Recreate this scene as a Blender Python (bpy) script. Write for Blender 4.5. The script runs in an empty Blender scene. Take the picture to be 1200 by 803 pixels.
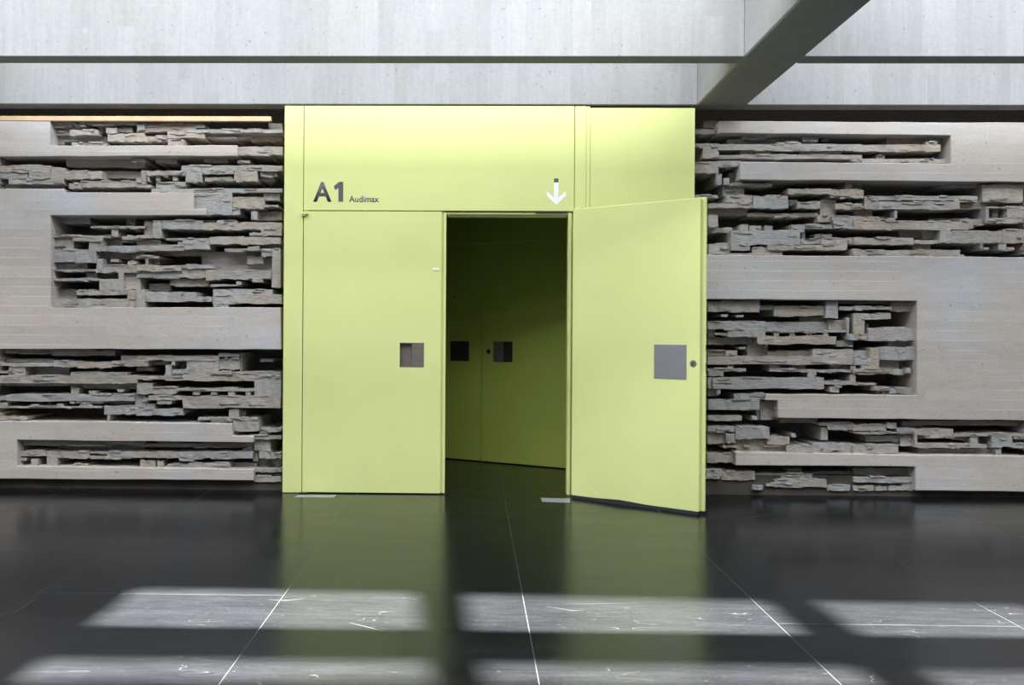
import bpy, bmesh, math, random
from mathutils import Matrix, Vector
random.seed(7)
scn = bpy.context.scene
COL = scn.collection

# ------------------------------------------------------------------ camera
F, PX, PY = 915.0, 540.0, 392.0            # focal length and principal point of the 1200x803 photo
CAM = Vector((0.0, -7.79, 1.60))
ROT = Matrix.Rotation(0.0165, 4, 'Z') @ Matrix.Rotation(math.pi/2, 4, 'X') @ Matrix.Rotation(0.0062, 4, 'Z')
cd = bpy.data.cameras.new('camera'); cam = bpy.data.objects.new('camera', cd); COL.objects.link(cam)
cam.matrix_world = Matrix.Translation(CAM) @ ROT
cd.sensor_fit = 'HORIZONTAL'; cd.sensor_width = 36.0; cd.lens = F/1200*36
cd.shift_x = (600-PX)/1200; cd.shift_y = (PY-401.5)/1200
cd.clip_start = 0.05
scn.camera = cam
def ray(u, v): return (ROT.to_3x3() @ Vector(((u-PX)/F, -(v-PY)/F, -1))).normalized()
def at_y(u, v, y=0.0):
    r = ray(u, v); return CAM + r*((y-CAM.y)/r.y)
def at_floor(u, v):
    r = ray(u, v); return CAM + r*(-CAM.z/r.z)
def at_plane(u, v, p, n):
    r = ray(u, v); return CAM + r*((Vector(p)-CAM).dot(n)/r.dot(n))

# ------------------------------------------------------------------ world, sun, skylight
w = bpy.data.worlds.new('hall_daylight'); scn.world = w; w.use_nodes = True
bg = w.node_tree.nodes['Background']; bg.inputs[0].default_value = (0.86, 0.93, 1.0, 1); bg.inputs[1].default_value = 0.14
KX, KY = -0.35, 0.265                       # sideways drift of a sun ray per metre of height
sd = bpy.data.lights.new('sun', 'SUN'); so = bpy.data.objects.new('sun', sd); COL.objects.link(so)
sd.energy = 175.0; sd.angle = 0.020; sd.color = (1.0, 0.96, 0.90)
so.rotation_euler = Vector((KX, KY, 1)).to_track_quat('Z', 'Y').to_euler(); so.location = (KX*12, KY*12, 12)
ad = bpy.data.lights.new('skylight_daylight', 'AREA'); ao = bpy.data.objects.new('skylight_daylight', ad); COL.objects.link(ao)
ad.shape = 'RECTANGLE'; ad.size = 19; ad.size_y = 7.6; ad.energy = 5100; ad.color = (0.85, 0.925, 1.0)
ao.location = (0.4, -6.1, 8.0)
scn.view_settings.view_transform = 'Standard'; scn.view_settings.look = 'None'
scn.view_settings.gamma = 1; scn.view_settings.exposure = 0.0; scn.view_settings.use_curve_mapping = False

# ------------------------------------------------------------------ materials
def new_mat(name):
    m = bpy.data.materials.new(name); m.use_nodes = True
    nt = m.node_tree; return m, nt, nt.nodes['Principled BSDF']
def N(nt, t, **k):
    n = nt.nodes.new(t)
    for a, b in k.items(): setattr(n, a, b)
    return n
def ramp(nt, src, stops):
    r = N(nt, 'ShaderNodeValToRGB'); e = r.color_ramp.elements
    while len(e) < len(stops): e.new(0.5)
    for el, (p, c) in zip(e, stops): el.position = p; el.color = (*c, 1)
    nt.links.new(src, r.inputs[0]); return r.outputs[0]
def noise(nt, vec, scale, detail=4, rough=0.6):
    n = N(nt, 'ShaderNodeTexNoise'); n.inputs['Scale'].default_value = scale
    n.inputs['Detail'].default_value = detail; n.inputs['Roughness'].default_value = rough
    if vec is not None: nt.links.new(vec, n.inputs['Vector'])
    return n.outputs['Fac']
def mapping(nt, vec, sc):
    m = N(nt, 'ShaderNodeMapping'); m.inputs['Scale'].default_value = sc; nt.links.new(vec, m.inputs['Vector']); return m.outputs[0]
def mix(nt, a, b, f, mode='MIX'):
    m = N(nt, 'ShaderNodeMix', data_type='RGBA', blend_type=mode)
    for i, v in ((0, f), (6, a), (7, b)):
        if isinstance(v, (int, float)): m.inputs[i].default_value = v
        elif isinstance(v, tuple): m.inputs[i].default_value = (*v, 1)
        else: nt.links.new(v, m.inputs[i])
    return m.outputs[2]
def math_n(nt, op, a, b=0.0, c=0.0):
    m = N(nt, 'ShaderNodeMath', operation=op)
    for i, v in enumerate((a, b, c)):
        if isinstance(v, (int, float)): m.inputs[i].default_value = v
        else: nt.links.new(v, m.inputs[i])
    return m.outputs[0]
def position(nt): return N(nt, 'ShaderNodeNewGeometry').outputs['Position']
def bump(nt, bsdf, h, strength, dist):
    b = N(nt, 'ShaderNodeBump'); b.inputs['Strength'].default_value = strength; b.inputs['Distance'].default_value = dist
    nt.links.new(h, b.inputs['Height']); nt.links.new(b.outputs[0], bsdf.inputs['Normal'])

def concrete_board(name, base, warm, pitch, vertical, line_amt=0.5):
    """board-marked concrete: planks of the given pitch, running level or upright"""
    m, nt, b = new_mat(name); pos = position(nt)
    sep = N(nt, 'ShaderNodeSeparateXYZ'); nt.links.new(pos, sep.inputs[0])
    along, across = (sep.outputs['Z'], sep.outputs['X']) if vertical else (sep.outputs['X'], sep.outputs['Z'])
    q = math_n(nt, 'DIVIDE', across, pitch); fl = math_n(nt, 'FLOOR', q); fr = math_n(nt, 'FRACT', q)
    # tone of every board
    wn = N(nt, 'ShaderNodeTexWhiteNoise', noise_dimensions='2D')
    seg = math_n(nt, 'FLOOR', math_n(nt, 'DIVIDE', math_n(nt, 'ADD', along, math_n(nt, 'MULTIPLY', fl, 1.37)), 2.6))
    cb = N(nt, 'ShaderNodeCombineXYZ'); nt.links.new(fl, cb.inputs[0]); nt.links.new(seg, cb.inputs[1]); nt.links.new(cb.outputs[0], wn.inputs['Vector'])
    big = noise(nt, pos, 0.55, 3)
    stretch = mapping(nt, pos, (22, 4, 2.5) if vertical else (4.0, 4, 15))
    grain = noise(nt, stretch, 1.0, 5, 0.65)
    fine = noise(nt, pos, 38, 5, 0.7)
    c = mix(nt, base, warm, ramp(nt, big, [(0.28, (0, 0, 0)), (0.52, (1, 1, 1))]))
    c = mix(nt, c, ramp(nt, wn.outputs[0], [(0, (0.94,)*3), (1, (1.05,)*3)]), 1.0, 'MULTIPLY')
    c = mix(nt, c, ramp(nt, grain, [(0.3, (0.84,)*3), (0.7, (1.10,)*3)]), 0.45, 'MULTIPLY')
    c = mix(nt, c, ramp(nt, fine, [(0.25, (0.8,)*3), (0.75, (1.1,)*3)]), 0.6, 'MULTIPLY')
    pit = ramp(nt, noise(nt, pos, 30, 1, 0.4), [(0.225, (0.6,)*3), (0.25, (1, 1, 1))])
    c = mix(nt, c, pit, 0.8, 'MULTIPLY')
    spot = ramp(nt, noise(nt, mapping(nt, pos, (1, 1, 1.2)), 3.3, 2, 0.5), [(0.74, (0, 0, 0)), (0.82, (0.2,)*3)])
    c = mix(nt, c, (0.70, 0.71, 0.73), spot)
    joint = math_n(nt, 'LESS_THAN', math_n(nt, 'ABSOLUTE', math_n(nt, 'SUBTRACT', fr, 0.5)), 0.455)   # 0 on a joint
    jn = math_n(nt, 'MULTIPLY', math_n(nt, 'SUBTRACT', 1.0, joint), ramp(nt, noise(nt, mapping(nt, pos, (1.2, 1, 1.2)), 1.0, 2), [(0.45, (0, 0, 0)), (0.6, (line_amt,)*3)]))
    c = mix(nt, c, tuple(min(1, x*1.35) for x in base), jn)
    nt.links.new(c, b.inputs['Base Color']); b.inputs['Roughness'].default_value = 0.85
    b.inputs['Specular IOR Level'].default_value = 0.25
    h = math_n(nt, 'ADD', math_n(nt, 'MULTIPLY', joint, -0.4), math_n(nt, 'ADD', grain, math_n(nt, 'MULTIPLY', fine, 0.5)))
    bump(nt, b, h, 0.25, 0.006)
    return m
def concrete_rough(name, base, warm):
    m, nt, b = new_mat(name); pos = position(nt)
    inf = N(nt, 'ShaderNodeObjectInfo')
    n1 = noise(nt, mapping(nt, pos, (2.0, 2, 5)), 1.3, 4); n2 = noise(nt, mapping(nt, pos, (0.5, 1, 1.4)), 40, 5, 0.75)
    c = mix(nt, base, warm, ramp(nt, math_n(nt, 'ADD', math_n(nt, 'MULTIPLY', n1, 0.6), math_n(nt, 'MULTIPLY', inf.outputs['Random'], 0.4)), [(0.3, (0, 0, 0)), (0.72, (1, 1, 1))]))
    c = mix(nt, c, ramp(nt, inf.outputs['Random'], [(0, (0.82,)*3), (1, (1.12,)*3)]), 1.0, 'MULTIPLY')
    c = mix(nt, c, ramp(nt, n2, [(0.25, (0.68,)*3), (0.7, (1.12,)*3)]), 0.9, 'MULTIPLY')
    nt.links.new(c, b.inputs['Base Color']); b.inputs['Roughness'].default_value = 0.9
    b.inputs['Specular IOR Level'].default_value = 0.2
    n3 = noise(nt, mapping(nt, pos, (0.6, 1, 1.6)), 14, 6, 0.7)
    bump(nt, b, math_n(nt, 'ADD', n3, math_n(nt, 'MULTIPLY', n2, 0.4)), 0.8, 0.02)
    return m
def plain(name, col, rough=0.5, metal=0.0, spec=0.5, var=0.0, vscale=6):
    m, nt, b = new_mat(name)
    b.inputs['Roughness'].default_value = rough; b.inputs['Metallic'].default_value = metal
    b.inputs['Specular IOR Level'].default_value = spec
    pos = position(nt); n = noise(nt, pos, vscale, 4)
    lo = tuple(x*(1-var) for x in col); hi = tuple(min(1, x*(1+var)) for x in col)
    nt.links.new(ramp(nt, n, [(0.3, lo), (0.7, hi)]), b.inputs['Base Color'])
    return m
M = {}
M['field'] = concrete_board('board_marked_field_concrete', (0.47, 0.47, 0.485), (0.49, 0.425, 0.37), 0.098, False)
M['beam'] = concrete_board('board_marked_beam_concrete', (0.305, 0.30, 0.302), (0.29, 0.282, 0.272), 0.135, True, 0.15)
M['rough'] = concrete_rough('torn_relief_concrete', (0.44, 0.43, 0.42), (0.37, 0.31, 0.245))
M['deep'] = concrete_rough('backing_concrete', (0.24, 0.22, 0.20), (0.22, 0.19, 0.16))
M['plinth'] = plain('dark_base_board', (0.075, 0.062, 0.05), 0.8, 0, 0.2, 0.3, 4)
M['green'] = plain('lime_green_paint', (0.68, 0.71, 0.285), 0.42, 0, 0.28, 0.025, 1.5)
M['green_shaded'] = plain('shaded_lime_paint', (0.47, 0.54, 0.105), 0.5, 0, 0.3, 0.04, 1.5)  # the lime green again, with the vestibule's shade put into its colour
M['steel'] = plain('brushed_steel', (0.42, 0.41, 0.42), 0.42, 0.85, 0.5, 0.05, 18)
M['bronze'] = plain('worn_pull_metal', (0.23, 0.19, 0.165), 0.5, 0.6, 0.5, 0.15, 25)
M['darkmetal'] = plain('dark_pull_metal', (0.05, 0.05, 0.05), 0.5, 0.5, 0.5, 0.1, 20)
M['grey'] = plain('anthracite_lettering', (0.085, 0.085, 0.095), 0.6)
M['white'] = plain('white_film', (0.92, 0.92, 0.92), 0.5)
M['wood'] = plain('raw_batten_wood', (0.62, 0.42, 0.25), 0.7, 0, 0.3, 0.12, 9)
M['rubber'] = plain('black_rubber_seal', (0.02, 0.02, 0.02), 0.8)
M['joint'] = plain('pale_joint_filler', (0.035, 0.036, 0.038), 0.3, 0, 0.4, 0.3, 3)
M['plate'] = plain('floor_spring_cover', (0.34, 0.36, 0.36), 0.45, 0.5, 0.5, 0.15, 30)
M['label'] = plain('pale_sticker', (0.80, 0.86, 0.62), 0.6)
def floor_mat():
    m, nt, b = new_mat('polished_dark_slate'); pos = position(nt)
    n1 = noise(nt, mapping(nt, pos, (0.7, 2.2, 1)), 1.6, 5, 0.7); n2 = noise(nt, pos, 45, 4, 0.7)
    # short scratches: thin contour lines of a stretched noise
    s1 = noise(nt, mapping(nt, pos, (2.0, 9.0, 1)), 1.1, 2, 0.4)
    line = math_n(nt, 'LESS_THAN', math_n(nt, 'ABSOLUTE', math_n(nt, 'SUBTRACT', s1, 0.56)), 0.0022)
    gate = ramp(nt, noise(nt, pos, 3.1, 3), [(0.52, (0, 0, 0)), (0.60, (1, 1, 1))])
    sc = math_n(nt, 'MULTIPLY', line, gate)
    spk = ramp(nt, noise(nt, mapping(nt, pos, (0.7, 1.6, 1)), 26, 2, 0.5), [(0.70, (0, 0, 0)), (0.735, (0.8,)*3)])
    c = ramp(nt, n1, [(0.25, (0.0038, 0.0042, 0.0049)), (0.75, (0.0070, 0.0074, 0.0082))])
    c = mix(nt, c, ramp(nt, n2, [(0.3, (0.7,)*3), (0.7, (1.3,)*3)]), 0.7, 'MULTIPLY')
    stk = noise(nt, mapping(nt, pos, (2.5, 30, 1)), 1.0, 5, 0.75)
    c = mix(nt, c, ramp(nt, stk, [(0.3, (0.62,)*3), (0.7, (1.45,)*3)]), 0.8, 'MULTIPLY')
    c = mix(nt, c, (0.045, 0.045, 0.045), math_n(nt, 'MULTIPLY', sc, 0.8))
    c = mix(nt, c, (0.03, 0.03, 0.03), math_n(nt, 'MULTIPLY', spk, 0.5))
    nt.links.new(c, b.inputs['Base Color'])
    rg = ramp(nt, n1, [(0.3, (0.17,)*3), (0.7, (0.27,)*3)]); nt.links.new(rg, b.inputs['Roughness'])
    b.inputs['IOR'].default_value = 1.40; b.inputs['Specular Tint'].default_value = (0.66, 0.82, 1.0, 1)
    bump(nt, b, n2, 0.04, 0.002)
    return m
M['floor'] = floor_mat()

# ------------------------------------------------------------------ mesh helpers
def link(name, me, mat, parent=None):
    o = bpy.data.objects.new(name, me); COL.objects.link(o)
    if mat: me.materials.append(M[mat])
    if parent: o.parent = parent
    return o
def empty(name, loc=(0, 0, 0)):
    o = bpy.data.objects.new(name, None); COL.objects.link(o); o.location = loc; o.empty_display_size = 0.2
    return o
def tag(o, label, cat, kind=None, group=None):
    o['label'] = label; o['category'] = cat
    if kind: o['kind'] = kind
    if group: o['group'] = group
    return o
def add_box(bm, a, b, mtx=None):
    vs = [bm.verts.new((x, y, z)) for z in (a[2], b[2]) for x, y in ((a[0], a[1]), (b[0], a[1]), (b[0], b[1]), (a[0], b[1]))]
    for f in ((3, 2, 1, 0), (4, 5, 6, 7), (0, 1, 5, 4), (1, 2, 6, 5), (2, 3, 7, 6), (3, 0, 4, 7)): bm.faces.new([vs[i] for i in f])
    if mtx: bmesh.ops.transform(bm, matrix=mtx, verts=vs)
    return vs
def done(name, bm, mat, parent=None, off=None, bevel=0.0, smooth=False):
    if bevel: bmesh.ops.bevel(bm, geom=bm.edges[:], offset=bevel, segments=1, affect='EDGES', clamp_overlap=True)
    bmesh.ops.recalc_face_normals(bm, faces=bm.faces[:])
    me = bpy.data.meshes.new(name); bm.to_mesh(me); bm.free()
    if smooth:
        for p in me.polygons: p.use_smooth = True
    return link(name, me, mat, parent)
def box(name, a, b, mat, parent=None, bevel=0.0, mtx=None):
    bm = bmesh.new(); a2 = [min(p, q) for p, q in zip(a, b)]; b2 = [max(p, q) for p, q in zip(a, b)]
    add_box(bm, a2, b2)
    if bevel: bmesh.ops.bevel(bm, geom=bm.edges[:], offset=bevel, segments=1, affect='EDGES', clamp_overlap=True)
    if mtx: bmesh.ops.transform(bm, matrix=mtx, verts=bm.verts[:])
    return done(name, bm, mat, parent)
def prism(name, pts, y0, y1, mat, parent=None, mtx=None):
    """pts: (x, z) outline, extruded between depths y0 and y1"""
    bm = bmesh.new()
    f = [bm.verts.new((x, y0, z)) for x, z in pts]; g = [bm.verts.new((x, y1, z)) for x, z in pts]
    bm.faces.new(f); bm.faces.new(g[::-1]); n = len(pts)
    for i in range(n): bm.faces.new((f[i], g[i], g[(i+1) % n], f[(i+1) % n]))
    if mtx: bmesh.ops.transform(bm, matrix=mtx, verts=bm.verts[:])
    return done(name, bm, mat, parent)

# ------------------------------------------------------------------ floor of large slabs
H = 3.89
floor = tag(box('floor', (-9.5, -13, -0.12), (10.3, 3.6, -0.0008), 'joint'), 'dark polished stone slab floor with pale joints', 'floor', 'structure')
XJ = [-8.46, -7.01, -5.56, -4.12, -2.66, -1.15, 0.31, 1.70, 3.035, 4.45, 5.87, 7.3, 8.7]
YJ = {-4.12: -2.2, -2.66: -3.04, -1.15: -5.0, 0.31: -4.9, 1.70: -3.41, 3.035: -4.6, 4.45: -2.6}
for i in range(len(XJ)-1):
    y = YJ.get(XJ[i], -3.3 + (i % 3)*0.9)
    cuts = [3.5]
    if -2 < XJ[i] < 1: cuts += [0.41]
    while y > -12.9: cuts.append(y); y -= 4.2
    cuts.append(-12.9)
    for a, b in zip(cuts, cuts[1:]):
        box('floor_slab', (XJ[i]+0.0026, b+0.0035, -0.05), (XJ[i+1]-0.0026, a-0.0035, 0.0), 'floor', floor)
# long scuff lines on the slabs
def scuff(pts, wd):
    bm = bmesh.new(); P = [at_floor(*p) for p in pts]; L = []
    for i, p in enumerate(P):
        t = (P[min(i+1, len(P)-1)] - P[max(i-1, 0)]).normalized(); n = Vector((-t.y, t.x, 0))
        k = wd*(0.3 if i in (0, len(P)-1) else 1)
        L.append([bm.verts.new(p+n*k+Vector((0, 0, z))) for z in (0.0006,)] + [bm.verts.new(p-n*k+Vector((0, 0, 0.0006)))])
    for a, b in zip(L, L[1:]): bm.faces.new((a[0], a[1], b[1], b[0]))
    bmesh.ops.recalc_face_normals(bm, faces=bm.faces[:])
    done('scratch', bm, 'joint', floor)
for pts, wd in (([(843, 613), (868, 609), (895, 604), (938, 600)], 0.004), ([(409, 730), (430, 735), (461, 743)], 0.003),
                ([(316, 703), (335, 704), (356, 702)], 0.004), ([(660, 708), (690, 708), (752, 707)], 0.002), ([(15, 719), (30, 709), (45, 700)], 0.004),
                ([(80, 787), (105, 787)], 0.005), ([(55, 575), (63, 577)], 0.006), ([(1163, 657), (1180, 658)], 0.006), ([(640, 711), (672, 716), (684, 715)], 0.003)):
    scuff(pts, wd)

# ------------------------------------------------------------------ ceiling: concrete beams under an added roof holed for the sun patches
ceil = tag(empty('ceiling', (0, 0, H)), 'coffered concrete beam ceiling under skylights', 'ceiling', 'structure')
def cpart(o): o.matrix_parent_inverse = ceil.matrix_world.inverted(); return o
ceil.location = (0, 0, 0)
GX = [(-5.45, -4.96), (2.205, 2.695), (9.55, 10.04)]
spans = [(-9.4, -5.45), (-4.96, 2.205), (2.695, 9.55)]
for k in range(8):
    y0 = -0.015 - 1.342*k
    for a, b in spans:
        box('cross_beam', (a, y0, H), (b, y0+(0.165 if k else 0.175), 4.42 if k else 4.64), 'beam', ceil, 0.006)
for a, b in GX:
    box('girder', (a, -12.5, H), (b, 0.16, 4.75), 'beam', ceil, 0.012)
stripes = [[(160, 690), (486, 695), (491, 739), (100, 735)], [(543, 697), (897, 705), (945, 748), (551, 741)], [(955, 706), (1208, 710), (1250, 756), (1017, 750)],
           [(48, 773), (499, 775), (505, 799), (20, 797)], [(562, 778), (1003, 783), (1030, 806), (568, 800)], [(1080, 787), (1320, 791), (1350, 811), (1115, 808)]]
def roof():  # unseen roof, its holes shaped so the sun falls in the floor stripes
    ZR = 8.1
    cu = bpy.data.curves.new('roof', 'CURVE'); cu.dimensions = '2D'; cu.fill_mode = 'BOTH'; cu.extrude = 0.02
    loops = [[(-9.5, -13), (10.3, -13), (10.3, 3.6), (-9.5, 3.6)]]
    for s in stripes:
        loops.append([(p.x+KX*ZR, p.y+KY*ZR) for p in (at_floor(*q) for q in s)])
    for lp in loops:
        sp = cu.splines.new('POLY'); sp.points.add(len(lp)-1); sp.use_cyclic_u = True
        for pt, (x, y) in zip(sp.points, lp): pt.co = (x, y, 0, 1)
    o = bpy.data.objects.new('tmp', cu); COL.objects.link(o)
    me = bpy.data.meshes.new_from_object(o.evaluated_get(bpy.context.evaluated_depsgraph_get())); me.name = 'sun_mask_roof'
    bpy.data.objects.remove(o)
    r = link('sun_mask_roof', me, None, ceil); me.materials.clear(); me.materials.append(M['beam']); r.location.z = ZR+0.02
roof()

# ------------------------------------------------------------------ relief walls
RY = 0.05                                    # front plane of the smooth concrete fields
BACK = RY + 0.55
PXL, PXR = -2.05, 2.20                        # the portal stands between these
def wall(name, x0, x1, label):
    o = box(name, (x0, BACK, 0), (x1, BACK+0.35, 8.1), 'deep'); tag(o, label, 'wall', 'structure')
    return o
zb = at_y(160, 562.5, RY).z
wl = wall('wall_left', -9.4, -1.86, 'board-marked concrete relief wall left of the green doors')
wr = wall('wall_right', 2.16, 10.2, 'board-marked concrete relief wall right of the green doors')
FIELDS_L = [
 [(-420, 139), (58.5, 142), (58.5, 170.5), (277, 170.2), (278.5, 171), (278.5, 183), (-420, 184.5)],
 [(-420, 219), (75, 221), (75, 225.5), (227, 225.5), (227, 244.7), (242, 244.7), (242, 252.3), (59, 252.5), (59, 360.3), (329, 360.5), (329.5, 410), (-420, 408)],
 [(-420, 492), (0, 494), (150, 495), (272, 497), (272, 511), (297, 511.5), (297, 519), (19.8, 515.8), (19.8, 546.4), (297, 550.3), (297, 563.4), (0, 561.4), (-420, 558)]]
FIELDS_R = [
 [(842.6, 142), (1200, 143.5), (1640, 146), (1640, 216), (1200, 213.5), (867, 210.7), (867, 189.4), (1114.3, 191.8), (1114.3, 159), (842.6, 156)],
 [(808, 298.6), (1200, 301.5), (1640, 305), (1640, 497), (1200, 493), (911.6, 490), (911.6, 469.6), (897, 469.3), (897, 462), (1074.6, 463.3), (1074.6, 353), (808, 350.5)],
 [(862, 530.4), (1200, 535), (1640, 541), (1640, 582), (1200, 576.7), (1073, 575.2), (1073, 547.3), (862, 545.8)]]
def field(poly, parent):
    pts = []
    for i, p in enumerate(poly):
        q = poly[(i+1) % len(poly)]
        L = math.hypot(q[0]-p[0], q[1]-p[1]); n = max(1, int(L/28))
        for k in range(n):
            t = k/n; jx, jy = (0, 0) if k == 0 else (0.0, random.uniform(-0.35, 0.35))
            if abs(q[0]-p[0]) < 6 and k: jx, jy = random.uniform(-0.35, 0.35), 0
            v = at_y(p[0]+(q[0]-p[0])*t+jx, p[1]+(q[1]-p[1])*t+jy, RY); pts.append((v.x, v.z))
    o = prism('concrete_field', pts, RY, BACK+0.02, 'field', parent)
    bv = o.modifiers.new('worn_arris', 'BEVEL'); bv.width = 0.006; bv.segments = 1; bv.limit_method = 'ANGLE'
for p in FIELDS_L: field(p, wl)
for p in FIELDS_R: field(p, wr)

def piece(u0, v0, u1, v1, d, parent, name='concrete_slab'):
    """one torn slab of the relief, front face d centimetres behind the smooth fields"""
    rnd = random.Random(int(u0*97+v0*131+u1*17+v1*7))
    y = RY + (d*0.0105 if d < 7 else 0.065 + (d-6)*0.026)
    w_, h_ = u1-u0, v1-v0
    n = max(2, min(8, int(w_/6)+1))
    jt = min(0.9, h_*0.12)
    rgh = 0.002 + 0.0003*min(h_, 14)
    top, bot = [], []
    for i in range(n+1):
        t = i/n + (rnd.uniform(-0.3, 0.3)/n if 0 < i < n else 0)
        e = 0.5 if i in (0, n) else 1
        u = u0 + w_*t
        top.append((u + rnd.uniform(-0.5, 0.5)*(i in (0, n)), v0 + rnd.uniform(-jt, jt*0.6)*e)); bot.append((u + rnd.uniform(-0.7, 0.7)*(i in (0, n)), v1 + rnd.uniform(-jt, jt)*e))
    bm = bmesh.new(); T, B, T2, B2 = [], [], [], []
    yb = BACK + 0.01
    for (a, b), (c, e) in zip(top, bot):
        ya = y + rnd.uniform(-rgh, rgh); yc = y + rnd.uniform(-rgh, rgh) + rnd.choice((0, 0, 0.006))
        p = at_y(a, b, ya); q = at_y(c, e, yc)
        T.append(bm.verts.new(p)); B.append(bm.verts.new(q))
        T2.append(bm.verts.new((p.x, yb, p.z))); B2.append(bm.verts.new((q.x, yb, q.z)))
    for i in range(n):
        bm.faces.new((T[i], B[i], B[i+1], T[i+1])); bm.faces.new((T[i], T[i+1], T2[i+1], T2[i])); bm.faces.new((B[i], B2[i], B2[i+1], B[i+1]))
    bm.faces.new((T[0], T2[0], B2[0], B[0])); bm.faces.new((T[n], B[n], B2[n], T2[n]))
    return done(name, bm, 'rough', parent)
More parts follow.
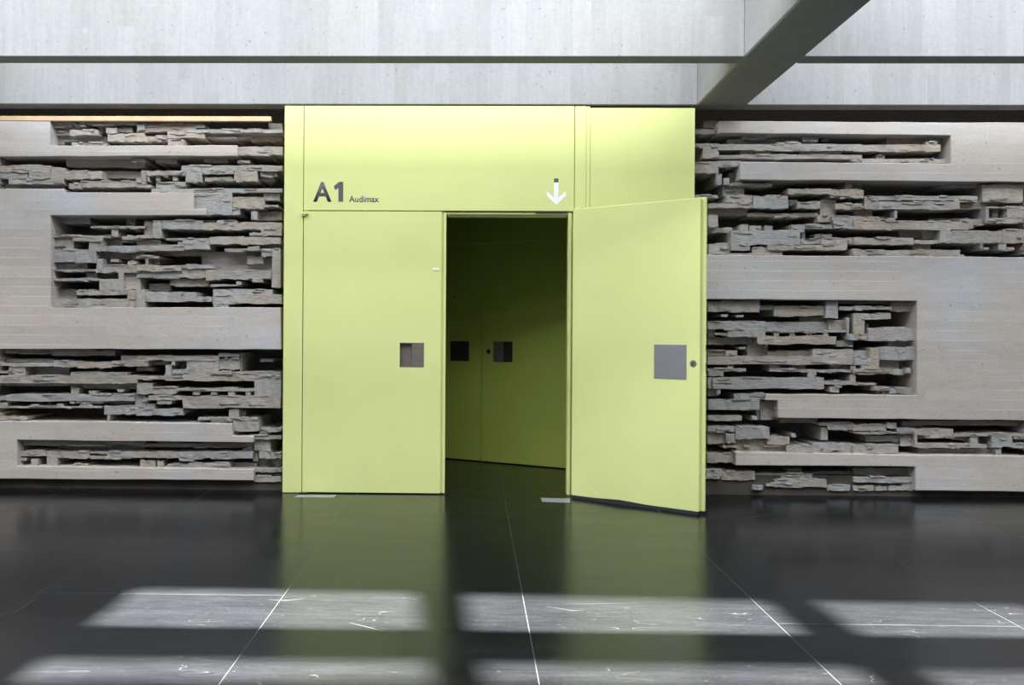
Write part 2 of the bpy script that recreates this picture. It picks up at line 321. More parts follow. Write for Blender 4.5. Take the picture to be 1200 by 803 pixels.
# traced slabs: (crop origin, crop scale, [(x0, y0, x1, y1, depth in cm), ...])
PL = [
 ((0, 120), 5.735, [(335,128,485,165,6),(345,160,470,220,8),(470,185,660,222,5),(530,132,575,162,4),(575,135,925,150,5),(920,145,975,190,4),(660,165,692,207,8),(710,172,785,205,5),(785,170,890,200,7),(725,210,975,262,6),(350,225,430,285,10),(430,230,720,265,10),(480,270,720,290,4),
  (0,375,110,415,16),(115,380,435,420,16),(445,375,975,435,9),(885,378,975,402,5),(0,425,340,470,2),(195,470,335,510,2),(0,475,190,512,3),(340,440,435,515,4),(430,462,685,515,3),(685,465,960,510,10),(60,510,430,548,3),(0,550,430,580,9),(465,545,540,580,2),(540,530,975,570,3),(635,575,780,603,12),(950,462,975,550,2)]),
 ((160, 120), 5.733, [(0,145,400,200,6),(210,180,460,240,6),(135,225,215,243,5),(395,148,455,170,5),(455,145,885,178,14),(400,182,985,205,5),(460,203,770,238,8),(0,228,210,262,6),(770,205,985,265,11),(210,250,318,290,4),(318,245,985,290,16),(885,140,985,190,8),(680,300,985,355,2),
  (0,372,55,402,8),(130,372,270,408,8),(275,370,450,410,14),(455,370,615,405,8),(620,370,665,405,11),(680,390,760,408,5),(760,362,985,415,16),(0,410,300,460,16),(300,425,700,462,5),(330,462,440,535,5),(440,462,650,482,4),(460,505,650,530,6),(690,425,985,460,3),(655,460,810,530,3),(830,470,945,500,5),(820,510,925,530,8),(40,460,330,490,4),(35,490,85,535,4),(130,490,160,530,6),(185,480,210,505,5),(245,485,275,525,6),(130,540,325,575,4),(260,535,325,560,3),(0,510,35,540,2),(0,555,95,572,3),(100,580,985,605,3),(385,605,640,755,3),(470,640,860,715,4),(640,605,850,640,10),(855,590,960,660,6),(860,690,950,705,4),(690,705,980,735,14),(470,715,695,755,4),(770,735,810,790,4),(810,735,975,790,10)]),
 ((160, 240), 5.733, [(0,70,775,100,14),(165,105,445,165,4),(110,105,165,222,4),(440,105,540,125,9),(540,105,670,130,5),(440,125,830,168,4),(700,120,975,165,4),(835,165,975,208,3),(760,190,840,208,4),(55,110,110,215,7),(0,150,90,185,10),(0,205,110,225,4),(200,225,490,240,4),(490,218,970,265,4),(310,240,490,300,3),(275,250,320,268,5),(0,240,160,275,8),(0,275,320,310,3),(490,265,830,298,14),(590,295,910,312,5),(745,282,825,308,2),(830,265,975,295,9),(910,295,970,555,5),(0,318,440,345,12),(0,345,150,360,5),(60,360,80,400,6),(80,360,155,400,10),(150,355,440,400,15),(440,320,910,440,11),(740,350,850,400,8),(840,318,910,345,6),(0,407,295,445,3),(295,405,525,430,4),(0,445,300,490,6),(300,430,525,490,6),(465,440,560,505,4),(520,442,905,500,4),(775,500,845,520,4),(570,505,900,560,15),(500,535,690,550,6),(670,515,705,540,4),(225,500,490,545,8),(85,530,230,580,12),(20,490,470,580,17),(0,570,55,690,3),(55,588,405,650,4),(405,618,510,650,4),(515,570,915,610,3),(510,605,975,665,3),(515,660,620,690,3),(915,560,975,605,15)]),
 ((0, 240), 5.735, [(345,78,605,128,10),(605,85,850,145,16),(850,80,910,145,12),(345,140,605,210,16),(610,143,975,157,4),(605,157,750,210,13),(750,155,795,212,5),(795,157,975,207,14),(350,207,745,220,5),(345,220,495,300,7),(490,222,690,243,4),(495,240,605,300,13),(600,215,690,310,5),(690,230,740,275,15),(740,230,820,275,11),(820,212,975,235,5),(820,240,975,255,10),(690,275,975,315,4),(345,303,645,390,5),(650,318,890,365,11),(890,320,975,370,9),(650,365,690,430,5),(690,370,975,405,14),(745,365,795,385,6),(860,380,920,400,5),(690,405,975,450,4),(350,395,585,435,9),(585,395,675,435,18),(345,435,650,447,5),(350,450,580,492,13),(580,460,650,495,9),(650,455,795,490,12),(640,430,830,455,4),(795,450,830,575,4),(830,455,940,570,7),(345,495,665,512,5),(350,515,660,570,16),(665,500,830,580,4),(350,570,515,630,11),(515,575,855,605,4),(855,575,975,690,4),(345,632,860,688,4),(940,490,975,570,18)]),
 ((0, 370), 6.694, [(5,268,410,298,8),(410,275,905,315,8),(905,270,1138,310,18),(0,300,400,340,16),(45,340,420,368,9),(0,320,40,345,8),(0,372,420,395,5),(70,395,195,470,6),(0,435,110,452,5),(420,355,605,402,5),(605,362,875,410,6),(875,358,1138,400,6),(950,313,1138,360,7),(205,405,545,465,11),(545,405,760,440,17),(760,405,800,440,12),(555,445,995,468,5),(0,470,1075,530,4),(0,530,1075,550,9),(0,550,555,615,18),(555,565,620,615,7),(560,540,1075,575,10),(695,590,750,612,6),(920,578,965,600,6),(1075,530,1138,620,6),(1075,475,1138,500,5),(50,620,1050,670,4),(0,630,50,665,7),(600,668,805,688,5),(805,655,1050,690,9),(60,685,800,715,14),(245,695,305,715,5),(375,680,400,715,9),(445,690,495,715,6),(545,675,580,690,4),(630,695,720,722,5),(0,685,55,712,5),(0,712,600,725,5),(590,712,800,725,4),(0,725,215,800,18),(215,735,820,780,15),(820,710,1090,775,5),(1085,735,1138,775,6),(1060,620,1138,720,7),(820,775,1138,803,14)]),
 ((0, 470), 6.694, [(0,125,215,150,4),(215,70,300,155,14),(840,110,860,160,5),(860,110,1138,158,16),(135,308,1138,348,7),(145,345,455,388,16),(455,345,570,395,12),(570,345,1138,395,11),(150,395,370,432,5),(370,395,450,510,5),(450,400,700,450,5),(700,400,840,412,5),(760,410,830,435,9),(840,400,1138,440,5),(700,432,1020,455,5),(145,435,370,505,16),(155,448,205,470,6),(240,458,300,500,5),(455,455,1090,510,18),(560,495,690,512,6),(1100,465,1138,515,5)]),
 ((160, 370), 6.667, [(0,272,640,310,17),(0,312,640,350,6),(395,350,640,455,6),(0,350,90,395,6),(90,358,265,385,11),(0,400,220,470,17),(0,405,135,435,11),(225,385,275,480,6),(270,360,300,390,5),(315,360,395,420,12),(275,420,400,455,5),(640,298,805,322,6),(655,318,800,335,11),(640,335,805,420,7),(745,400,815,450,15),(805,290,825,440,8),(825,285,1125,365,14),(965,338,1065,360,9),(840,365,1125,435,18),(745,440,1125,475,6),(220,455,920,510,6),(580,435,745,460,4),(0,475,220,500,5),(10,510,920,560,18),(920,470,1125,490,4),(920,490,1125,640,5),(0,530,125,560,6),(0,560,310,610,5),(310,570,930,592,5),(315,590,990,630,15),(440,600,495,620,5),(580,600,625,620,5),(715,600,765,625,5),(850,600,890,622,5),(90,625,360,660,4),(160,660,275,690,5),(275,660,360,690,13),(360,630,1125,722,4),(0,640,90,720,7),(80,690,150,728,7),(0,730,360,780,4),(360,725,720,800,18),(720,735,800,800,6),(800,740,850,800,9),(850,735,1125,800,18)]),
 ((160, 470), 6.667, [(480,130,950,150,4),(580,150,750,182,5),(750,150,955,235,5),(750,220,805,270,8),(805,225,960,270,17),(950,130,1130,210,14),(950,205,1060,225,8),(1010,220,1130,238,4),(960,245,1050,275,7),(860,270,1130,300,5),(915,300,1050,385,7),(1050,310,1130,390,16),(0,330,910,362,8),(0,365,820,400,18),(830,370,910,415,8),(0,400,330,445,5),(330,400,905,450,5),(330,430,450,468,3),(910,385,950,470,9),(955,395,1050,450,5),(1045,410,1130,450,6),(950,455,1085,525,12),(1085,455,1130,525,10),(725,485,940,528,10),(400,485,725,528,5),(240,495,400,525,6),(30,470,145,520,5),(160,470,210,520,6),(920,530,1130,555,5),(920,555,1060,590,12),(1060,540,1130,590,8),(915,590,1130,632,6)]),
]
PR = [
 ((800, 120), 4.462, [(60,92,190,150,14),(110,98,180,135,9),(62,140,172,165,6),(60,165,310,195,14),(60,195,215,212,18),(235,195,310,215,8),(310,165,435,190,6),(435,165,520,195,14),(520,180,630,205,11),(630,178,710,205,6),(710,165,937,205,17),(725,185,765,205,10),(310,190,620,215,10),(490,210,620,222,4),(60,215,190,235,5),(190,220,937,250,4),(105,230,190,290,4),(60,235,105,310,16),(190,238,300,275,15),(300,245,465,275,7),(465,258,610,282,14),(610,255,830,290,7),(830,258,937,290,14),(105,275,937,295,5),(110,295,880,308,10),(880,295,937,308,4),(60,315,190,372,5),(180,305,300,338,4),(60,372,175,430,13),(175,340,300,430,15),(175,375,205,430,6),(215,395,245,430,5),(245,370,300,430,10),(300,400,405,432,8),(245,425,470,440,6),(400,405,850,450,17),(850,420,890,450,7),(890,428,937,450,12),(60,435,210,490,15),(210,440,320,490,8),(320,440,550,490,14),(60,485,185,500,5),(60,500,210,525,15),(230,485,365,525,6),(370,490,550,555,4),(550,490,600,520,15),(555,452,775,480,4),(775,455,937,500,4),(570,480,775,510,16),(550,510,600,535,8),(600,520,720,555,5),(135,530,370,552,5),(135,555,340,590,9),(340,555,730,575,16),(340,580,705,598,8),(720,510,800,600,8),(800,530,937,560,5),(810,560,937,595,15),(135,590,185,650,5),(185,598,705,640,18),(705,590,780,625,7),(780,595,937,620,5),(790,620,937,660,5),(185,640,570,672,14),(300,640,345,672,6),(350,645,410,672,6),(430,645,470,670,9),(570,640,780,660,5),(570,658,635,680,5),(640,662,937,705,16),(135,680,255,735,17),(135,655,260,682,9),(255,672,615,745,4),(255,745,350,775,4),(620,660,640,735,8),(615,715,725,740,6),(690,690,780,712,8),(725,710,860,745,4),(445,745,860,772,4),(860,708,937,740,6),(860,740,937,770,17),(135,740,250,795,7),(350,745,440,760,15),(360,760,520,795,6),(520,775,860,800,13),(885,770,937,803,4),(135,790,520,803,5)]),
 ((1000, 120), 4.46, [(0,178,175,218,14),(175,180,300,220,9),(300,190,460,210,8),(380,205,440,220,4),(440,178,500,255,9),(0,222,455,255,4),(0,260,500,292,17),(120,275,165,292,7),(0,295,500,318,5),(0,425,45,460,12),(45,420,470,450,15),(470,425,650,445,8),(640,425,675,468,11),(0,450,650,490,15),(675,430,885,520,5),(0,458,55,500,5),(60,490,650,510,5),(60,510,130,558,5),(130,495,525,520,17),(130,520,555,558,4),(555,520,690,560,8),(525,505,650,522,5),(690,525,892,548,10),(0,500,65,535,17),(0,540,60,552,5),(0,560,100,600,10),(50,565,215,600,14),(215,565,228,605,5),(228,565,690,610,16),(690,545,892,552,4),(690,605,892,630,4),(690,552,708,605,4),(805,552,892,605,4),(730,555,760,600,8),(630,610,700,640,7),(640,640,892,665,16),(0,600,140,620,5),(100,605,220,615,5),(0,622,605,665,4),(390,608,560,625,12),(560,610,630,660,5),(510,655,600,675,9),(0,668,220,705,14),(240,670,350,710,11),(360,670,460,715,9),(455,660,510,735,4),(510,675,780,735,4),(780,665,892,735,4),(0,708,315,745,4),(315,720,455,738,5),(0,745,310,770,17),(310,740,400,775,8),(400,735,665,775,15),(665,725,680,770,4),(680,725,760,740,8),(680,758,710,770,5),(760,735,800,770,5),(800,760,840,772,5),(0,772,560,803,3),(580,770,892,803,18)]),
 ((1000, 290), 5.355, [(0,45,695,62,4),(805,0,850,15,5),(920,0,1010,18,6),
  (0,340,235,355,9),(235,345,400,400,7),(0,358,235,378,16),(0,372,240,392,5),(0,395,400,415,17),(0,415,235,450,5),(90,450,390,505,14),(235,410,390,450,16),(90,505,390,585,5),(0,450,72,545,5),(75,480,95,545,10),(0,545,90,585,5),(0,585,85,640,13),(85,585,220,620,17),(220,590,390,625,9),(0,650,105,695,8),(160,625,390,705,5),(105,630,160,765,5),(160,705,285,765,9),(285,710,390,790,12),(330,755,360,790,6),(0,695,110,740,5),(0,740,45,765,15),(45,740,105,780,5),(0,762,250,782,4),(250,765,300,800,6)]),
 ((810, 290), 5.355, [(105,340,330,405,6),(330,332,430,405,6),(430,335,845,365,17),(430,365,520,392,8),(520,370,840,430,7),(435,392,520,410,16),(845,335,920,445,5),(920,340,1017,355,9),(930,372,1017,392,5),(940,392,1017,410,17),(105,405,415,435,13),(190,420,230,435,6),(285,425,330,438,6),(105,435,680,465,18),(680,440,860,525,11),(105,465,465,515,5),(105,515,150,560,8),(150,535,230,550,6),(230,515,465,560,5),(465,470,860,525,9),(860,455,980,530,8),(450,533,975,560,17),(520,533,550,560,6),(620,533,650,560,6),(725,535,760,560,6),(830,530,860,560,6),(450,520,980,533,5),(415,558,910,608,4),(975,440,992,580,5),(992,545,1071,580,5),(1045,440,1071,545,5),(105,565,420,610,10),(910,585,1017,620,8),(105,615,345,645,15),(300,625,340,640,8),(105,648,290,680,7),(350,605,480,685,10),(485,615,770,655,18),(480,650,760,685,9),(760,640,1017,690,6),(770,620,1017,645,16),(215,655,290,680,5),(105,685,1017,735,4),(105,735,490,770,13),(230,740,265,765,6),(490,735,555,770,7),(555,735,630,770,11),(630,735,720,765,8),(720,740,870,765,14),(870,740,1017,770,8),(1000,745,1030,765,5),(105,760,345,778,5),(490,765,780,780,5),(105,780,735,803,17),(735,775,785,803,5)]),
 ((810, 430), 4.725, [(95,25,180,50,5),(120,28,645,62,18),(645,15,690,62,5),(120,62,690,122,4),(95,60,135,120,6),(690,15,898,30,6),(700,45,880,82,15),(690,60,737,122,5),(880,45,910,82,6),(735,80,898,98,5),(165,122,898,148,17),(790,95,835,115,5),(765,110,820,140,6),(95,118,150,160,8),(140,118,165,150,5),(235,148,410,185,5),(95,168,235,183,15),(95,183,380,238,5),(380,190,480,295,8),(95,235,360,270,17),(95,270,280,296,6),(335,275,365,295,5),(360,235,400,295,9),(95,300,530,328,18),(490,288,700,310,10),(530,305,700,345,13),(710,310,898,325,6),(755,325,898,350,6),(720,335,755,405,7),(435,335,720,390,14),(555,370,580,390,6),(755,360,898,405,13),(90,330,245,360,5),(245,335,432,400,4),(90,365,190,425,7),(190,370,245,420,5),(235,400,420,440,8),(420,390,545,430,6),(540,405,898,425,17),(180,435,250,450,5),(90,430,245,475,16),(250,440,525,470,8),(525,440,670,475,5),(670,425,898,475,7),(730,455,780,478,4),(90,480,240,530,6),(90,535,240,560,16),(85,570,170,605,6),(170,580,350,628,6),(530,562,610,578,8),(350,590,670,605,7),(350,595,540,615,16),(500,605,670,630,6),(670,580,898,630,10),(90,630,460,650,14),(460,625,750,668,5),(415,648,465,662,5),(85,605,160,620,5),(340,658,400,680,5),(760,635,898,660,16),(755,655,880,685,6),(880,660,898,685,8),(90,650,340,670,12)]),
 ((1000, 430), 4.725, [(0,20,220,40,5),(15,45,325,92,14),(0,90,130,102,6),(0,105,120,150,18),(110,110,200,130,5),(130,130,200,150,8),(200,120,335,150,6),(0,40,15,90,6),(215,15,330,40,8),(0,290,270,320,18),(270,300,945,325,8),(0,320,185,355,5),(185,312,240,340,4),(240,340,340,362,5),(0,360,340,370,6),(240,325,945,345,18),(340,345,555,380,5),(555,335,945,372,18),(555,370,945,385,5),(340,370,355,445,5),(355,425,700,450,5),(360,380,470,400,8),(400,385,560,395,5),(540,385,650,405,8),(350,405,650,425,17),(650,385,690,430,6),(690,385,765,420,12),(765,385,880,445,5),(700,430,740,450,6),(880,390,945,440,10),(890,385,945,400,5),(880,425,945,450,5),(740,440,825,450,12),(360,455,790,490,9),(790,450,820,490,6),(820,450,945,490,17),(0,375,70,440,14),(70,380,260,415,9),(260,370,340,440,8),(0,435,250,480,5),(250,440,370,485,13),(0,560,340,610,9),(0,612,330,640,5),(270,640,340,685,6),(0,640,270,662,17),(0,660,115,685,6),(125,665,185,685,6),(195,662,275,685,6)]),
]
def place(lists, parent, cap, umin, umax):
    P = []
    for (ox, oy), s, L in lists:
        for x0, y0, x1, y1, d in L:
            if d >= 13: continue                 # an open slot: nothing stands in it
            P.append((max(umin, ox+x0/s), oy+y0/s, min(umax, ox+x1/s), oy+y1/s, d))
    P.sort(key=lambda p: -(p[2]-p[0])*(p[3]-p[1]))
    for p in P[:cap]: piece(*p, parent)
    chips = P[cap:]                              # the smallest bits and the crumbs along the torn edges: one mesh
    rnd = random.Random(5)
    for u0, v0, u1, v1, d in P:
        if d > 8 or u1-u0 < 10: continue
        for _ in range(int((u1-u0)/22)+1):
            L = rnd.uniform(3, min(26, (u1-u0)*0.6)); h = rnd.uniform(0.9, 2.2); u = rnd.uniform(u0, u1-L)
            e = rnd.random()
            if e < 0.45: v = v0 - h*0.6
            elif e < 0.75: v = v1 - h*0.5
            else: v = rnd.uniform(v0, max(v0, v1-h))
            chips.append((u, v, u+L, v+h, max(1.5, d + (rnd.uniform(-1.2, 0.4) if e < 0.75 else -0.9))))
    tmp = [piece(*p, parent, 'relief_chips') for p in chips]
    bm = bmesh.new()
    for o in tmp: bm.from_mesh(o.data)
    for o in tmp: bpy.data.objects.remove(o)
    done('relief_chips', bm, 'rough', parent)['kind'] = 'stuff'
place(PL, wl, 300, -40, 331)
place(PR, wr, 300, 808, 1210)
# the bands run on past the edge of the view
def run_on(parent, u_lo, u_hi, bands):
    for v0, v1 in bands:
        v = v0
        while v < v1-3:
            h = random.uniform(4.5, 9); h = min(h, v1-v); u = u_lo
            while u < u_hi-8:
                L = random.uniform(40, 120); L = min(L, u_hi-u)
                piece(u, v, u+L, v+h, random.choice((3, 4, 5, 6, 8, 12, 16)), parent); u += L
            v += h
for s in ((wl, -200, 0, [(185, 220), (409, 493)]), (wr, 1200, 1400, [(215, 300), (494, 535)])):
    run_on(*s)
# recessed plinth under the reliefs
for wobj, a, b in ((wl, -9.4, -1.86), (wr, 2.16, 10.2)):
    box('plinth', (a, 0.135, 0.0), (b, BACK+0.01, 0.20), 'plinth', wobj)
# thin wooden batten lying on top of the left relief
pa, pb = at_y(-90, 138.6, RY), at_y(317.5, 138.4, RY)
ba = box('wooden_batten', (pa.x, RY-0.005, at_y(30, 141.6, RY).z), (pb.x, RY+0.04, pb.z+0.016), 'wood', None, 0.002)
tag(ba, 'thin raw wooden batten lying along the top of the left concrete relief', 'batten')

# ------------------------------------------------------------------ green portal
def X(u, y=0.0): return at_y(u, 392, y).x
def Z(v, y=0.0): return at_y(555, v, y).z
portal = tag(empty('trim_1', (X(572), 0, 0)), 'tall lime green panelled door surround lettered A1 Audimax', 'door surround', 'structure')
portal.location = (0, 0, 0)
GT = 0.055
def gpanel(name, u0, v0, u1, v1, y0=0.0, y1=GT, mat='green', parent=portal, bevel=0.003):
    return box(name, (X(u0), y0, 0.004 if v1 is None else Z(v1)), (X(u1), y1, Z(v0)), mat, parent, bevel)
gpanel('side_panel', 332.0, 124.0, 354.2, None)
gpanel('header_panel', 355.0, 124.0, 671.8, 247.2)
gpanel('corner_strip', 672.5, 124.0, 685.6, None)
gpanel('corner_strip', 685.8, 124.2, 690.3, None, 0.004, GT)
gpanel('right_panel', 690.5, 125.6, 812.3, None, 0.012, GT)
gpanel('edge_strip', 812.0, 126.0, 813.2, None, 0.006, 0.10)
# added backing that blocks light leaking through the panel seams
bm = bmesh.new()
add_box(bm, (-1.88, GT+0.002, 0.0), (X(519, GT), 0.12, 3.86))
add_box(bm, (X(668, GT), GT+0.002, 0.0), (2.17, 0.12, 3.86))
add_box(bm, (X(519, GT), GT+0.002, Z(253, 0.06)), (X(668, GT), 0.12, 3.86))
done('seam_light_block', bm, 'green', portal)
gpanel('door_jamb', 665.4, 249.5, 669.2, None, 0.004, 0.115)
gpanel('door_head', 520, 248.6, 669, 251.2, 0.02, 0.115)
gpanel('door_head', 523, 251.2, 666, 253.4, 0.045, 0.115)
gpanel('stop_bar', 627, 247.9, 664, 249.4, 0.005, 0.03, 'darkmetal', bevel=0.001)
# lettering and arrow
def lettering(name, body, u0, v0, u1, v1, bold, mat):
    cu = bpy.data.curves.new(name, 'FONT'); cu.body = body; cu.offset = bold; cu.resolution_u = 6; cu.fill_mode = 'FRONT'
    o = bpy.data.objects.new('tmp', cu); COL.objects.link(o)
    me = bpy.data.meshes.new_from_object(o.evaluated_get(bpy.context.evaluated_depsgraph_get())); bpy.data.objects.remove(o)
    xs = [v.co.x for v in me.vertices]; ys = [v.co.y for v in me.vertices]
    a, b, c, d = min(xs), max(xs), min(ys), max(ys)
    for v in me.vertices:
        tx, tz = (v.co.x-a)/(b-a), (v.co.y-c)/(d-c)
        v.co = (X(u0)+(X(u1)-X(u0))*tx, -0.0012, Z(v1)+(Z(v0)-Z(v1))*tz)
    me.name = name; me.materials.clear()
    bm = bmesh.new(); bm.from_mesh(me)
    r = bmesh.ops.extrude_face_region(bm, geom=bm.faces[:])
    bmesh.ops.translate(bm, verts=[e for e in r['geom'] if isinstance(e, bmesh.types.BMVert)], vec=(0, 0.0011, 0))
    bmesh.ops.recalc_face_normals(bm, faces=bm.faces[:]); bm.to_mesh(me); bm.free()
    return link(name, me, mat, portal)
lettering('lettering', 'A', 366.0, 213.9, 387.6, 237.2, 0.022, 'grey')['label'] = 'large grey letter A'
prism('lettering', [(X(320+x/4.227), Z(110+y/4.227)) for x, y in ((343, 438), (343, 537), (319.5, 537), (319.5, 469), (304, 479), (296, 460), (323, 438))], -0.0012, -0.0001, 'grey', portal)['label'] = 'large grey digit 1'
lettering('lettering', 'Audimax', 408.0, 230.0, 443.2, 237.4, 0.016, 'grey')['label'] = 'small grey word Audimax'
def flat(name, pts, mat, parent=portal):
    return prism(name, [(X(u), Z(v)) for u, v in pts], -0.0012, -0.0001, mat, parent)
A = lambda L: [(570+x/4.226, 110+y/4.226) for x, y in L]
flat('arrow', A([(330, 438), (352, 438), (352, 513), (390, 480), (390, 503), (342, 549), (295, 503), (295, 480), (330, 513)]), 'white')['label'] = 'white arrow pointing down'
flat('arrow_tail', A([(330, 418), (352, 418), (352, 438), (330, 438)]), 'grey')['label'] = 'small dark grey square above the arrow'

# ------------------------------------------------------------------ closed leaf
def plate_with_hole(bm, x0, x1, z0, z1, hx0, hx1, hz0, hz1, y0, y1):
    add_box(bm, (x0, y0, z0), (hx0, y1, z1)); add_box(bm, (hx1, y0, z0), (x1, y1, z1))
    add_box(bm, (hx0, y0, z0), (hx1, y1, hz0)); add_box(bm, (hx0, y0, hz1), (hx1, y1, z1))
d1 = tag(empty('door_1'), 'closed lime green door leaf with square pull recess left of the opening', 'door', 'structure')
h0, h1, hz0, hz1 = X(468.6), X(497.0), Z(431.2), Z(402.4)
bm = bmesh.new()
plate_with_hole(bm, X(355.3), X(516.8), 0.012, Z(248.2), h0, h1, hz0, hz1, 0.0, 0.05)
bmesh.ops.remove_doubles(bm, verts=bm.verts[:], dist=1e-5)
done('leaf', bm, 'green', d1)
box('meeting_lip', (X(516.8), 0.022, 0.012), (X(519.4), 0.05, Z(248.2)), 'green', d1, 0.001)
box('meeting_lip', (X(519.4), 0.002, 0.012), (X(522.2), 0.05, Z(249.2)), 'green', d1, 0.002)
box('bottom_seal', (X(357), 0.012, 0.001), (X(521), 0.045, 0.012), 'rubber', d1)
hm = (h0+h1)/2
bm = bmesh.new()                                # dished half of the pull
add_box(bm, (h0, 0.046, hz0), (hm, 0.050, hz1)); add_box(bm, (h0, 0.0, hz0), (h0+0.003, 0.046, hz1))
add_box(bm, (h0+0.003, 0.0, hz0), (hm, 0.046, hz0+0.004)); add_box(bm, (h0+0.003, 0.0, hz1-0.003), (hm, 0.046, hz1))
done('pull_recess', bm, 'bronze', d1)['label'] = 'dished metal pull recess'
box('pull_plate', (hm, 0.004, hz0-0.008), (h1, 0.045, hz1+0.006), 'bronze', d1, 0.001)
box('sticker', (X(506.5), -0.004, Z(317.4)), (X(514.6), 0.0, Z(314.2)), 'label', d1, 0.001)
bm = bmesh.new()                                # top pivot
add_box(bm, (X(352.8), -0.03, Z(252.0)), (X(360.5), 0.0, Z(249.6)))
add_box(bm, (X(353.2), -0.022, Z(254.0)), (X(357.5), 0.0, Z(252.0)))
done('top_pivot', bm, 'green', d1)
bm = bmesh.new(); add_box(bm, (X(352.2), -0.035, 0.0), (X(362), 0.0, 0.014)); done('bottom_pivot', bm, 'darkmetal', d1, bevel=0.003)

# ------------------------------------------------------------------ open leaf
Y0, Y1 = -0.115, -0.80
p0 = at_y(670.6, 392, Y0); p1 = at_y(819.8, 392, Y1)
ang = math.atan2(p1.y-p0.y, p1.x-p0.x); LW = math.hypot(p1.x-p0.x, p1.y-p0.y)
d2 = tag(empty('door_2'), 'lime green door leaf swung wide open towards the viewer with steel plate', 'door', 'structure')
d2.location = (p0.x, p0.y, 0); d2.rotation_euler = (0, 0, ang)
nrm = Vector((math.sin(ang), -math.cos(ang), 0))
inv2 = (Matrix.Translation((p0.x, p0.y, 0)) @ Matrix.Rotation(ang, 4, 'Z')).inverted()
def L2(u, v): return inv2 @ at_plane(u, v, p0, nrm)
ZT = Z(247.4)
box('leaf', (0, 0, 0.030), (LW, 0.040, ZT), 'green', d2, 0.003)
box('leaf_skin', (-0.004, 0.052, 0.028), (LW+0.036, 0.088, ZT+0.012), 'green', d2, 0.004)
box('edge_groove', (0.01, 0.039, 0.034), (LW-0.010, 0.053, ZT-0.004), 'rubber', d2)
# sagging rubber sweep under the leaf
bm = bmesh.new(); ns = 10; prev = None
for i in range(ns+1):
    t = i/ns; zz = 0.032 + 0.014*math.exp(-((t-0.40)/0.14)**2); x = 0.01+(LW-0.02)*t
    r = [bm.verts.new(c) for c in ((x, -0.002, 0.001), (x, -0.002, zz), (x, 0.035, zz), (x, 0.035, 0.001))]
    if prev:
        for k in range(4): bm.faces.new((prev[k], prev[(k+1) % 4], r[(k+1) % 4], r[k]))
    else: bm.faces.new(r)
    prev = r
bm.faces.new(prev[::-1]); done('bottom_seal', bm, 'rubber', d2)
a, b = L2(766.6, 403.8), L2(804.4, 445.0)
box('push_plate', (a.x, -0.003, b.z), (b.x, 0.001, a.z), 'steel', d2, 0.0006)['label'] = 'square brushed steel push plate'
def disc(name, c, r, y0, y1, mat, parent, seg=20):
    bm = bmesh.new()
    bmesh.ops.create_cone(bm, cap_ends=True, segments=seg, radius1=r, radius2=r*0.85, depth=abs(y1-y0), matrix=Matrix.Translation((c.x, (y0+y1)/2, c.z)) @ Matrix.Rotation(math.pi/2, 4, 'X'))
    return done(name, bm, mat, parent)
c = L2(812.4, 426.2)
lk = disc('lock_cylinder', c, 0.032, 0.001, -0.006, 'bronze', d2)
kh = box('keyhole', (c.x-0.006, -0.0075, c.z-0.02), (c.x+0.006, -0.005, c.z+0.012), 'darkmetal', d2, mtx=Matrix.Translation((c.x, 0, c.z)) @ Matrix.Rotation(0.6, 4, 'Y') @ Matrix.Translation((-c.x, 0, -c.z)))
kh.parent = lk
box('latch', (LW+0.034, 0.058, 1.47), (LW+0.038, 0.074, 1.52), 'darkmetal', d2)
box('latch', (LW+0.034, 0.058, 1.26), (LW+0.038, 0.074, 1.36), 'steel', d2)
box('top_pivot', (-0.01, 0.01, ZT+0.001), (0.09, 0.05, ZT+0.014), 'green', d2, 0.002)

# ------------------------------------------------------------------ vestibule and its inner doors
IO = Vector((-0.35, 2.24, 0)); ia = math.atan2(-0.71, 1.47)
MI = Matrix.Translation(IO) @ Matrix.Rotation(ia, 4, 'Z'); nI = Vector((math.sin(ia), -math.cos(ia), 0))
def LI(u, v): return MI.inverted() @ at_plane(u, v, IO, nI)
ZI = 2.74; s0 = LI(564.3, 411).x
def inner_leaf(name, x0, x1, label):
    o = tag(empty(name), label, 'door', 'structure'); o.location = IO; o.rotation_euler = (0, 0, ia)
    box('leaf', (x0, 0, 0.012), (x1, 0.05, ZI), 'green_shaded', o, 0.003)
    box('bottom_seal', (x0+0.01, 0.01, 0.001), (x1-0.01, 0.04, 0.012), 'rubber', o)
    return o
d3 = inner_leaf('door_3', s0-1.42, s0-0.004, 'shaded green inner door leaf seen left in the open doorway')
d4 = inner_leaf('door_4', s0+0.004, s0+1.32, 'shaded green inner door leaf with lock seen right in the open doorway')
a, b = LI(528.0, 399.8), LI(549.5, 423.3)
box('pull_plate', (a.x, -0.004, b.z), (b.x, 0.001, a.z), 'darkmetal', d3, 0.001)
for u, v in ((531.7, 347), (553.7, 345.4), (534, 374)): disc('screw_hole', LI(u, v), 0.011, 0.001, -0.002, 'rubber', d3, 10)
a, b = LI(578.8, 400.2), LI(600.5, 424.3); mx = a.x+(b.x-a.x)*0.52
box('pull_plate', (a.x, -0.012, b.z), (mx, 0.001, a.z), 'bronze', d4, 0.001)
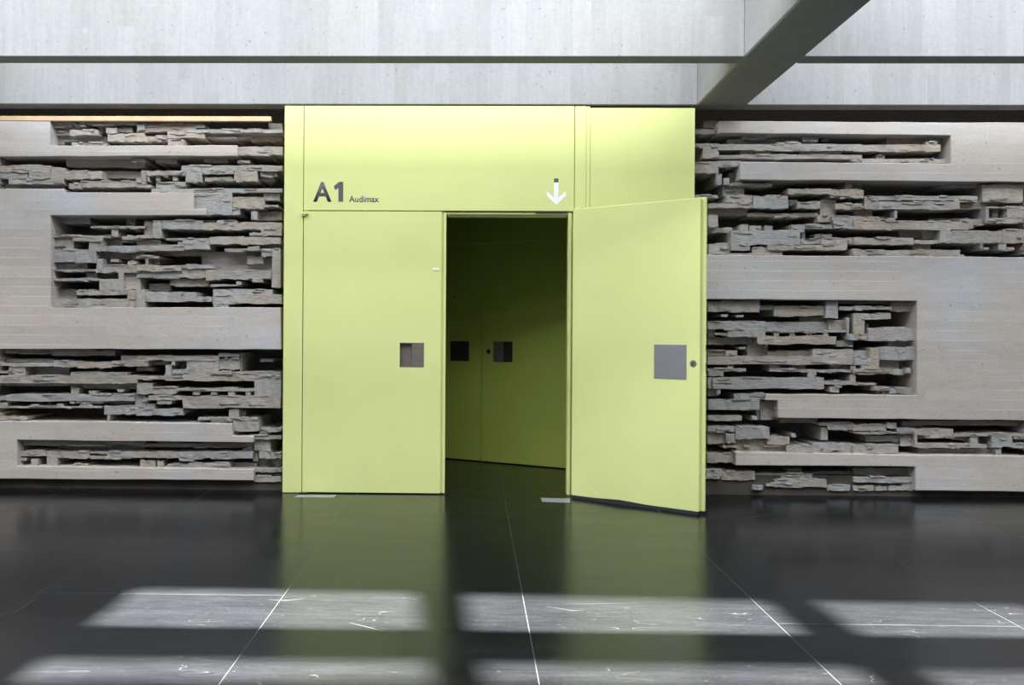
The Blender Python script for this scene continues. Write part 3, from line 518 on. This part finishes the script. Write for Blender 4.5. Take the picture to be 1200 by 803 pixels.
box('pull_recess', (mx, -0.002, b.z), (b.x, 0.001, a.z), 'darkmetal', d4)
disc('lock_cylinder', LI(572.4, 412), 0.030, 0.001, -0.008, 'darkmetal', d4)
iw = box('wall_inner', (-1.9, 0.004, ZI+0.006), (2.75, 0.07, 3.12), 'green_shaded'); iw.location = IO; iw.rotation_euler = (0, 0, ia)
tag(iw, 'shaded green wall panel above the inner doors', 'wall', 'structure')
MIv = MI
box('wall_panel', (-1.9, 0.004, 0), (s0-1.424, 0.07, ZI+0.006), 'green_shaded', iw); box('wall_panel', (s0+1.324, 0.004, 0), (2.75, 0.07, ZI+0.006), 'green_shaded', iw)
tag(box('wall_inner_left', (-1.86, 0.121, 0), (-1.76, 3.1, 3.12), 'green_shaded'), 'green side wall of the vestibule on the left', 'wall', 'structure')
tag(box('wall_inner_right', (1.9, 0.121, 0), (2.0, 1.5, 3.12), 'green_shaded'), 'green side wall of the vestibule on the right', 'wall', 'structure')
tag(box('ceiling_vestibule', (-1.9, 0.121, 3.12), (2.1, 3.4, 3.2), 'green_shaded'), 'green ceiling of the vestibule behind the open door', 'ceiling', 'structure')
tag(box('wall_lintel', (-1.86, 0.18, 3.21), (2.16, 0.5, 8.1), 'deep'), 'concrete wall above the vestibule', 'wall', 'structure')
# floor spring covers
def floor_plate(pts, label):
    bm = bmesh.new(); P = [at_floor(*p) for p in pts]
    lo = [bm.verts.new((p.x, p.y, 0.0)) for p in P]; hi = [bm.verts.new((p.x, p.y, 0.003)) for p in P]
    bm.faces.new(hi); bm.faces.new(lo[::-1])
    for i in range(4): bm.faces.new((lo[i], lo[(i+1) % 4], hi[(i+1) % 4], hi[i]))
    tag(done('floor_plate', bm, 'plate'), label, 'floor plate', None, 'metal floor plates at the doors')
floor_plate([(344.5, 583.2), (391, 583.6), (394.5, 580.6), (350, 580.2)], 'small metal plate let into the floor below the closed green door leaf')
floor_plate([(635.5, 588.4), (668, 589.4), (668, 584.6), (633.5, 584.0)], 'small metal plate let into the floor at the open doorway')
